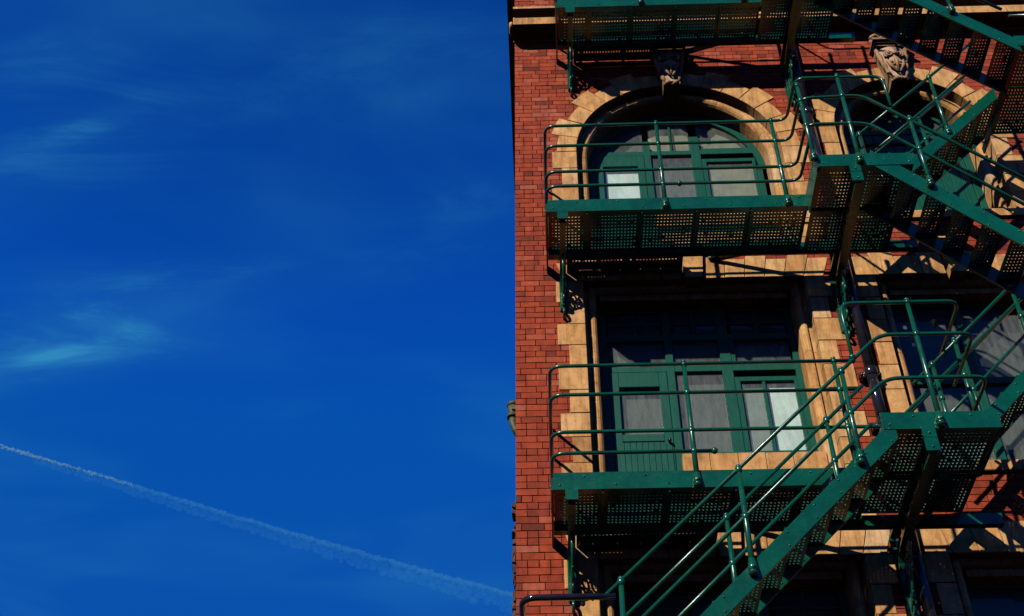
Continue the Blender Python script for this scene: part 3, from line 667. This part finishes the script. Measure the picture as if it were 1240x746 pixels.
YFT, YL, YR = -1.0, -1.7, -.33
GRP = 'fire escape platforms up the facade'
def platform(X0, zu, zl, label, mode, crossx, postx, yl=YL, xe=4.06, YFT=-1.0, mids=True):
    P = thing('fire_escape_platform', (X0, YR, zu), label, 'fire escape', GRP)
    X1 = 3.05
    beam(X0, X1, YFT, zu).build('front_beam', M_GREEN, P)
    beam(X1 - .02, xe, yl, zl, .185).build('landing_beam', M_GREEN, P)
    m = MB(); m.box(X0 - .02, X0 - .001, YFT - .02, -.01, zu - .003, zu + .13)
    for yy in (-.95, -.9): m.ball((X0 - .02, yy, zu + .08), .012, 6, 4)
    m.build('side_beam', M_GREEN, P)
    MB().box(X1 - .02, X1, yl + .001, YFT - .021, zl + .001, zu + .16).build('side_beam', M_GREEN, P)
    MB().box(xe - .02, xe, yl + .001, YFT, zl + .001, zl + .16).build('side_beam', M_GREEN, P)
    m = MB(); m.box(X0, xe + .35, YR - .02, YR, zu - .03, zu + .09); m.box(X0, xe + .35, YR + .001, YR + .06, zu - .029, zu - .017); m.build('rear_beam', M_GREEN, P)
    zd = zu + .03
    xs = [X0 + .005] + list(crossx) + [X1]
    for x in crossx: m = MB(); m.box(x - .033, x + .033, YFT + .002, YR - .022, zu + .012, zd - .001); m.box(x - .006, x + .006, YFT + .003, YR - .023, zu - .03, zu + .0115); m.build('cross_beam', M_GREEN, P)
    for i in range(len(xs) - 1): perforated(xs[i] + .003, xs[i + 1] - .003, YFT + .003, YR - .003, zd).build('deck_panel', M_GREEN, P)
    # threshold in front of the door
    tx = [X0 + .24, X0 + .24 + .68, 1.66]
    for i in range(2): perforated(tx[i] + .003, tx[i + 1] - .003, YR + .003, -.02, zd, py=.17, hy=.03).build('deck_panel', M_GREEN, P)
    for x in tx: MB().box(x - .02, x + .02, YR + .062, -.015, zu - .01, zd - .001).build('cross_beam', M_GREEN, P)
    # landing deck
    zd2 = zl + .03
    lx = [X1 + .002, (X1 + xe) / 2, xe - .022]
    for i in range(2): perforated(lx[i] + .003, lx[i + 1] - .003, yl + .003, -1.02, zd2).build('deck_panel', M_GREEN, P); perforated(lx[i] + .003, lx[i + 1] - .003, -1.01, YR - .024, zd2).build('deck_panel', M_GREEN, P)
    MB().box(lx[1] - .03, lx[1] + .03, yl + .002, YR - .022, zl + .005, zd2 - .001).build('cross_beam', M_GREEN, P)
    MB().box(lx[0], xe - .021, -1.045, -.985, zl + .0, zl + .028).build('cross_beam', M_GREEN, P)
    for x in postx: post(x, YFT - .045, zu + .02, zu + 1.50, [zu + q for q in RAILS[1:]]).build('post', M_GREEN, P)
    yy = YFT - .045; yo = yl - .045
    for i, h in enumerate(RAILS):
        z = zu + h; z2 = zl + h + .03
        if mode == 'right':     # walkway rails run on round the landing
            pts = [(X0 - .005, -.02, z), (X0 - .005, yy, z), (X1 - .05, yy, z), (X1 - .05, yo, z2)]
            if i == 0: pts += [(4.0, yo, z2), (4.0, yo, z2 - .55)]
            elif i == 1: pts += [(3.70, yo, z2 + .03), (5.7, yo, z2 + .03 - 2.0)]
            elif i == 2: pts += [(3.68, yo, z2), (5.7, yo, z2 - 2.02)]
            else: pts = pts[:-1] + [(X1 - .05, yo, z2)]
            rail(P, pts)
        else:
            pts = [(X0 - .005, -.02, z), (X0 - .005, yy, z)]
            if i < 2: pts += [(3.12, yy, z)]
            elif i == 2: pts += [(3.36, yy, z), (5.6, yy, z + 2.2)]
            else: pts += [(1.62, yy, z)]
            rail(P, pts)
            if i == 3: MB().ball((1.62, yy, z), .034, 10, 7).build('finial', M_GREEN, P)
            if i == 0: MB().ball((3.12, yy, z), .034, 10, 7).build('finial', M_GREEN, P)
    if mode == 'right':
        MB().ball((1.62, yy, zu + RAILS[3]), .034, 10, 7).build('finial', M_GREEN, P)
        post(X1 - .05, yo, zl + .1, zl + 1.4, [zl + 1.1, zl + .66]).build('post', M_GREEN, P)
        post(3.485, yo, zl + .04, zl + 1.55, [zl + 1.165, zl + .675]).build('post', M_GREEN, P)
    else:
        rail(P, [(2.89, yo, zl + .82), (2.89, yo, zl + 1.5), (xe - .04, yo, zl + 1.5), (xe - .04, YFT, zl + 1.5)])
        rail(P, [(.45, yo, zl + 1.09 - 2.74), (3.19, yo, zl + 1.09), (xe - .0, yo, zl + 1.09), (xe - .0, YFT, zl + 1.09)])
        rail(P, [(.45, yo, zl + .56 - 2.70), (3.15, yo, zl + .56), (xe - .0, yo, zl + .56), (xe - .0, YFT, zl + .56)])
        post(3.54, yo, zl + .04, zl + 1.53, [zl + 1.09, zl + .56]).build('post', M_GREEN, P)
        MB().ball((2.89, yo, zl + .82), .034, 10, 7).build('finial', M_GREEN, P)
    # flat wind brace between the wall and the back of the walkway
    m = MB(); q0 = Vector((2.02, -.015, zu + .15)); q1 = Vector((2.95, -.385, zu + .06)); dd = Vector((.37, .93, 0)).normalized() * .05
    m.add([q0 - dd, q1 - dd, q1 + dd, q0 + dd] + [p + Vector((0, 0, .014)) for p in (q0 - dd, q1 - dd, q1 + dd, q0 + dd)], [(3, 2, 1, 0), (4, 5, 6, 7), (0, 1, 5, 4), (1, 2, 6, 5), (2, 3, 7, 6), (3, 0, 4, 7)])
    m.build('wind_brace', M_GREEN, P)
    # hangers and brackets
    m = MB(); m.box(X0 + .11, X0 + .23, YFT - .022, YFT - .004, zu - .11, zu - .001); m.build('hanger_plate', M_GREEN, P)
    m = MB(); m.box(3.36, 3.48, yl - .026, yl - .006, zl - .24, zl + .02); m.box(3.36, 3.48, yl - .03, yl - .02, zl - .10, zl - .085)
    for zz in (zl - .2, zl - .05): m.ball((3.42, yl - .026, zz), .014, 6, 4)
    m.build('hanger_plate', M_GREEN, P)
    bracket(P, X0 + .17, zu, YFT, .62)
    if mids: bracket(P, 1.72, zu, YFT, .36)
    bracket(P, 3.45, zl - .01, yl, .92, True)
    return P
CX = (.54, 1.16, 1.78, 2.40)
platform(.30, 16.2, 16.1, 'uppermost green iron fire escape walkway, seen from below above the arched window', 'right', (.72, 1.3, 1.9, 2.5), (1.43, 2.815), YFT=-.93, mids=False)
platform(.09, 12.12, 12.0, 'green iron fire escape walkway with railing across the arched window', 'right', CX, (1.43, 2.815), mids=False)
platform(.075, 8.345, 8.42, 'green iron fire escape walkway with railing across the square-headed window', 'left', CX, (1.425, 2.93), -1.75, 4.08, mids=False)

FG = 'fire escape stair flights'
def flight(label, x0, x1, ztop, slope, yo, yi, depth, rails=(), posts=(), rail_y=(), start_z=None):
    """ztop(x)=c+slope*x for the top edge of the stringers"""
    z = lambda x: ztop + slope * x
    F = thing('stair_flight', (x0, (yo + yi) / 2, min(z(x0), z(x1))), label, 'stairs', FG)
    for k, y in enumerate((yo, yi)):
        m = MB(); poly = [(x0, z(x0)), (x1, z(x1)), (x1, z(x1) - depth), (x0, z(x0) - depth)]
        if slope > 0: poly = poly[::-1]
        ya, yb = (y - .012, y + .012)
        m.prism(poly, ya, yb)
        q = x0 + .12
        while q < x1: 
            for e in (.045, depth - .045): m.ball((q, ya, z(q) - e), .0115, 6, 4)
            q += rnd(.22, .32)
        m.build('stringer', M_GREEN, F, .003)
    rise = .235; n = int(abs(z(x1) - z(x0)) / rise)
    for i in range(n + 1):
        x = x0 + (x1 - x0) * (i + .5) / (n + 1); zt = z(x) - depth * .45
        lo, hi = min(yo, yi) + .014, max(yo, yi) - .014
        m = perforated(x - .115, x + .115, lo, hi, zt, .036, .046, .0175, .022, .013, .014)
        e = .115 if slope < 0 else -.115
        m.box(min(x + e, x + e * .94), max(x + e, x + e * .94), lo, hi, zt - .035, zt - .0005)
        m.build('tread', M_GREEN, F)
    for y in rail_y:
        for h in rails[0 if y == yo else -1]:
            xs_ = x0 if slope < 0 else x0
            MB().tube([(x0, y, z(x0) + h), (x1, y, z(x1) + h)], .019, 8).build('rail', M_GREEN, F)
    for (x, y, top, rz) in posts:
        post(x, y, z(x) - .10, z(x) + top, [z(x) + q for q in rz]).build('post', M_GREEN, F)
    return F
yo = -1.7
flight('stair flight descending to the right from the uppermost walkway, crossing above the smaller arch', 3.72, 5.75, 19.95, -1.0, yo, -1.05, .25, posts=[(4.16, yo - .045, 1.02, (.97, .48)), (5.1, yo - .045, 1.02, (.97, .48))])
flight('stair flight descending to the right from the middle walkway, beside the smaller arched window', 3.64, 5.75, 15.90, -1.0, yo, -1.05, .27, posts=[(4.16, yo - .045, 1.02, (.97, .48)), (5.2, yo - .045, 1.02, (.97, .48))])
up = (.98, .55)
flight('stair flight climbing to the right in front of the smaller arch, behind another flight', 3.76, 5.6, 8.49, 1.0, -1.06, -.42, .2, rails=(up, up), rail_y=(-1.06, -.42), posts=[(3.82, -1.06, .99, up), (4.87, -1.06, .99, up), (4.87, -.42, .99, up)])
flight('stair flight climbing to the right from the lowest walkway, past the drainpipe', 3.66, 5.55, 4.86, 1.0, -1.05, -.42, .2, rails=((.98,), up), rail_y=(-1.05, -.42), posts=[(3.90, -1.05, 1.0, up), (4.19, -1.05, 1.02, up), (4.95, -1.05, 1.0, up), (4.5, -.42, 1.0, up)])
flight('long stair flight descending to the left across the lowest walkway', .2, 3.14, 5.40, 1.0, -1.75, -1.1, .22, rails=((), (.91, .44)), rail_y=(-1.1,),
       posts=[(2.76, -1.795, .94, (.91, .43)), (1.685, -1.795, .94, (.91, .43)), (.6, -1.795, .94, (.91, .43)), (2.72, -1.1, .94, (.91, .44)), (1.64, -1.1, .94, (.91, .44)), (.56, -1.1, .94, (.91, .44))])
# half landing at the foot of the long flight
P = thing('stair_landing', (-.22, -1.75, 5.4), 'dark bent handrail of the stair landing at the lower corner of the brick wall', 'stair landing')
beam(-.24, .3, -1.75, 5.36).build('front_beam', M_GREEN, P); perforated(-.23, .25, -1.745, -.42, 5.42).build('deck_panel', M_GREEN, P)
MB().box(-.25, -.241, -1.75, -.4, 5.365, 5.54).build('side_beam', M_GREEN, P)
for h in (1.42, 1.02, .6):
    MB().tube(fillet([(-.21, -.45, 5.36 + h), (-.21, -1.795, 5.36 + h), (.55 if h > 1.4 else .25, -1.795, 5.36 + h)], .13, 6), .027, 10).build('rail', M_PIPE, P)  # green rails in shadow: the shade is put in as black paint
post(-.19, -1.795, 5.4, 6.5, [6.4, 5.96]).build('post', M_GREEN, P)
MB().box(-.2, -.12, -1.7, -.02, 5.22, 5.35).build('bracket', M_GREEN, P)
# half landings at the right where pairs of flights meet
for zz, lab in ((14.12, 'upper half landing where two stair flights meet past the smaller arch'), (10.2, 'lower half landing where two stair flights meet beside the building edge')):
    P = thing('stair_landing', (6.2, -1.05, zz), lab, 'stair landing', 'half landings')
    beam(5.72, 6.7, -1.7, zz - .06).build('front_beam', M_GREEN, P)
    MB().box(6.68, 6.7, -1.699, -.02, zz - .05, zz + .1).build('side_beam', M_GREEN, P); MB().box(5.73, 5.75, -1.69, -.02, zz - .05, zz + .05).build('side_beam', M_GREEN, P)
    perforated(5.76, 6.67, -1.69, -1.06, zz).build('deck_panel', M_GREEN, P); perforated(5.76, 6.67, -1.05, -.3, zz).build('deck_panel', M_GREEN, P)
    for h in (1.4, .95, .5): rail(P, [(5.75, -1.745, zz + h), (6.72, -1.745, zz + h), (6.72, -.05, zz + h)])
    post(6.3, -1.745, zz, zz + 1.45, [zz + .95, zz + .5]).build('post', M_GREEN, P)

# ------------------------------------------------------------------ pipes
DP = thing('drainpipe', (3.58, -.1, .2), 'black glossy cast iron drainpipe on the pier between the windows', 'drainpipe')
zs = [.2, 3.2, 6.4, 9.75, 10.45, 13.2, 14.9, 17.6]
for i in range(len(zs) - 1):
    MB().tube([(3.58, -.12, zs[i]), (3.58, -.12, zs[i + 1] - .002)], .058, 16).build('pipe', M_PIPE, DP)
for z in zs[1:-1]:
    m = MB(); m.tube([(3.58, -.12, z - .1), (3.58, -.12, z - .09), (3.58, -.12, z + .0), (3.58, -.12, z + .02)], [.06, .074, .074, .06], 16)
    for s in (-1, 1): m.box(3.58 + s * .075 - .04, 3.58 + s * .075 + .04, -.1, -.012, z - .085, z - .025); m.ball((3.58 + s * .1, -.105, z - .055), .018, 7, 5)
    m.build('collar', M_PIPE, DP)
HP = thing('rainwater_pipe', (XL - .06, .5, 10.1), 'mossy green pipe bend jutting from the side wall at the brick corner', 'pipe')
m = MB(); m.tube([(XL - .045, .5, 10.55), (XL - .045, .5, 10.40), (XL - .045, .5, 10.36)], [.062, .062, .05], 14); m.tube(fillet([(XL - .045, .5, 10.37), (XL - .043, .5, 10.24), (XL + .03, .5, 10.1)], .1, 6), .047, 12); m.build('pipe_bend', M_MOSS, HP)
for z in (10.53, 10.37): MB().tube([(XL - .045, .5, z - .02), (XL - .045, .5, z + .02)], .07, 14).build('collar', M_MOSS, HP)
for z in (10.45,): MB().box(XL - .06, XL + .01, .42, .44, z - .03, z + .03).build('fixing_strap', M_MOSS, HP)

# ------------------------------------------------------------------ vapour trail, far away
M_TR = bpy.data.materials.new('vapour'); M_TR.use_nodes = True
t = M_TR.node_tree; t.nodes.clear(); o_ = t.nodes.new('ShaderNodeOutputMaterial'); pv = t.nodes.new('ShaderNodeVolumePrincipled')
pv.inputs['Color'].default_value = (.16, .78, 1, 1); pv.inputs['Density'].default_value = .0022; pv.inputs['Anisotropy'].default_value = 0
t.links.new(pv.outputs[0], o_.inputs['Volume'])
def sky_point(px, py, dist):
    f = 1540.; th = R(42.2); dl = R(1.8); x = (px - 620) / f; y = (373 - py) / f
    v_ = Vector((x, math.cos(th) - y * math.sin(th), math.sin(th) + y * math.cos(th)))
    d = Matrix.Rotation(dl, 3, 'Z') @ v_; return Vector((0, -11, 1.6)) + d.normalized() * dist
a = sky_point(-60, 526, 5100); b_ = sky_point(700, 742, 4600)
random.seed(3); ph = [rnd(0, 6) for _ in range(12)]
TR = thing('vapour_trail', tuple(a), 'thin pale vapour trail crossing the deep blue sky', 'vapour trail')
def trail(name, dens, t0, t1, n, fr, col=(.16, .78, 1, 1)):
    m_ = M_TR.copy(); m_.node_tree.nodes['Principled Volume'].inputs['Color'].default_value = col; m_.name = name + '_vapour'; m_.node_tree.nodes['Principled Volume'].inputs['Density'].default_value = dens
    m = MB()
    for i in range(n):
        tt = t0 + (t1 - t0) * (i + random.random()) / n; p = a.lerp(b_, tt) + Vector((0, 0, 14 * math.sin(tt * 5 + ph[0]) * .6)); r_, off = fr(tt)
        m.ball(p + Vector((rnd(-4, 4), rnd(-4, 4), off)), r_, 8, 6, (rnd(1, 1.8), 1, rnd(.8, 1.3)))
    return m.build(name, m_, TR)
trail('trail_head', .10, .0, .30, 330, lambda t_: (rnd(1.5, 5.5) * (1 - t_), rnd(-5, 5)), (.5, .9, 1, 1))
trail('trail_core', .019, .0, 1.0, 700, lambda t_: (rnd(4, 7) + 3 * t_, rnd(-4, 4) - 6 * t_ * random.random()))
trail('trail_fringe', .0058, .14, 1.0, 900, lambda t_: (rnd(5, 10) + 3 * t_, -rnd(0, 1) ** 1.3 * (14 + 60 * t_)))
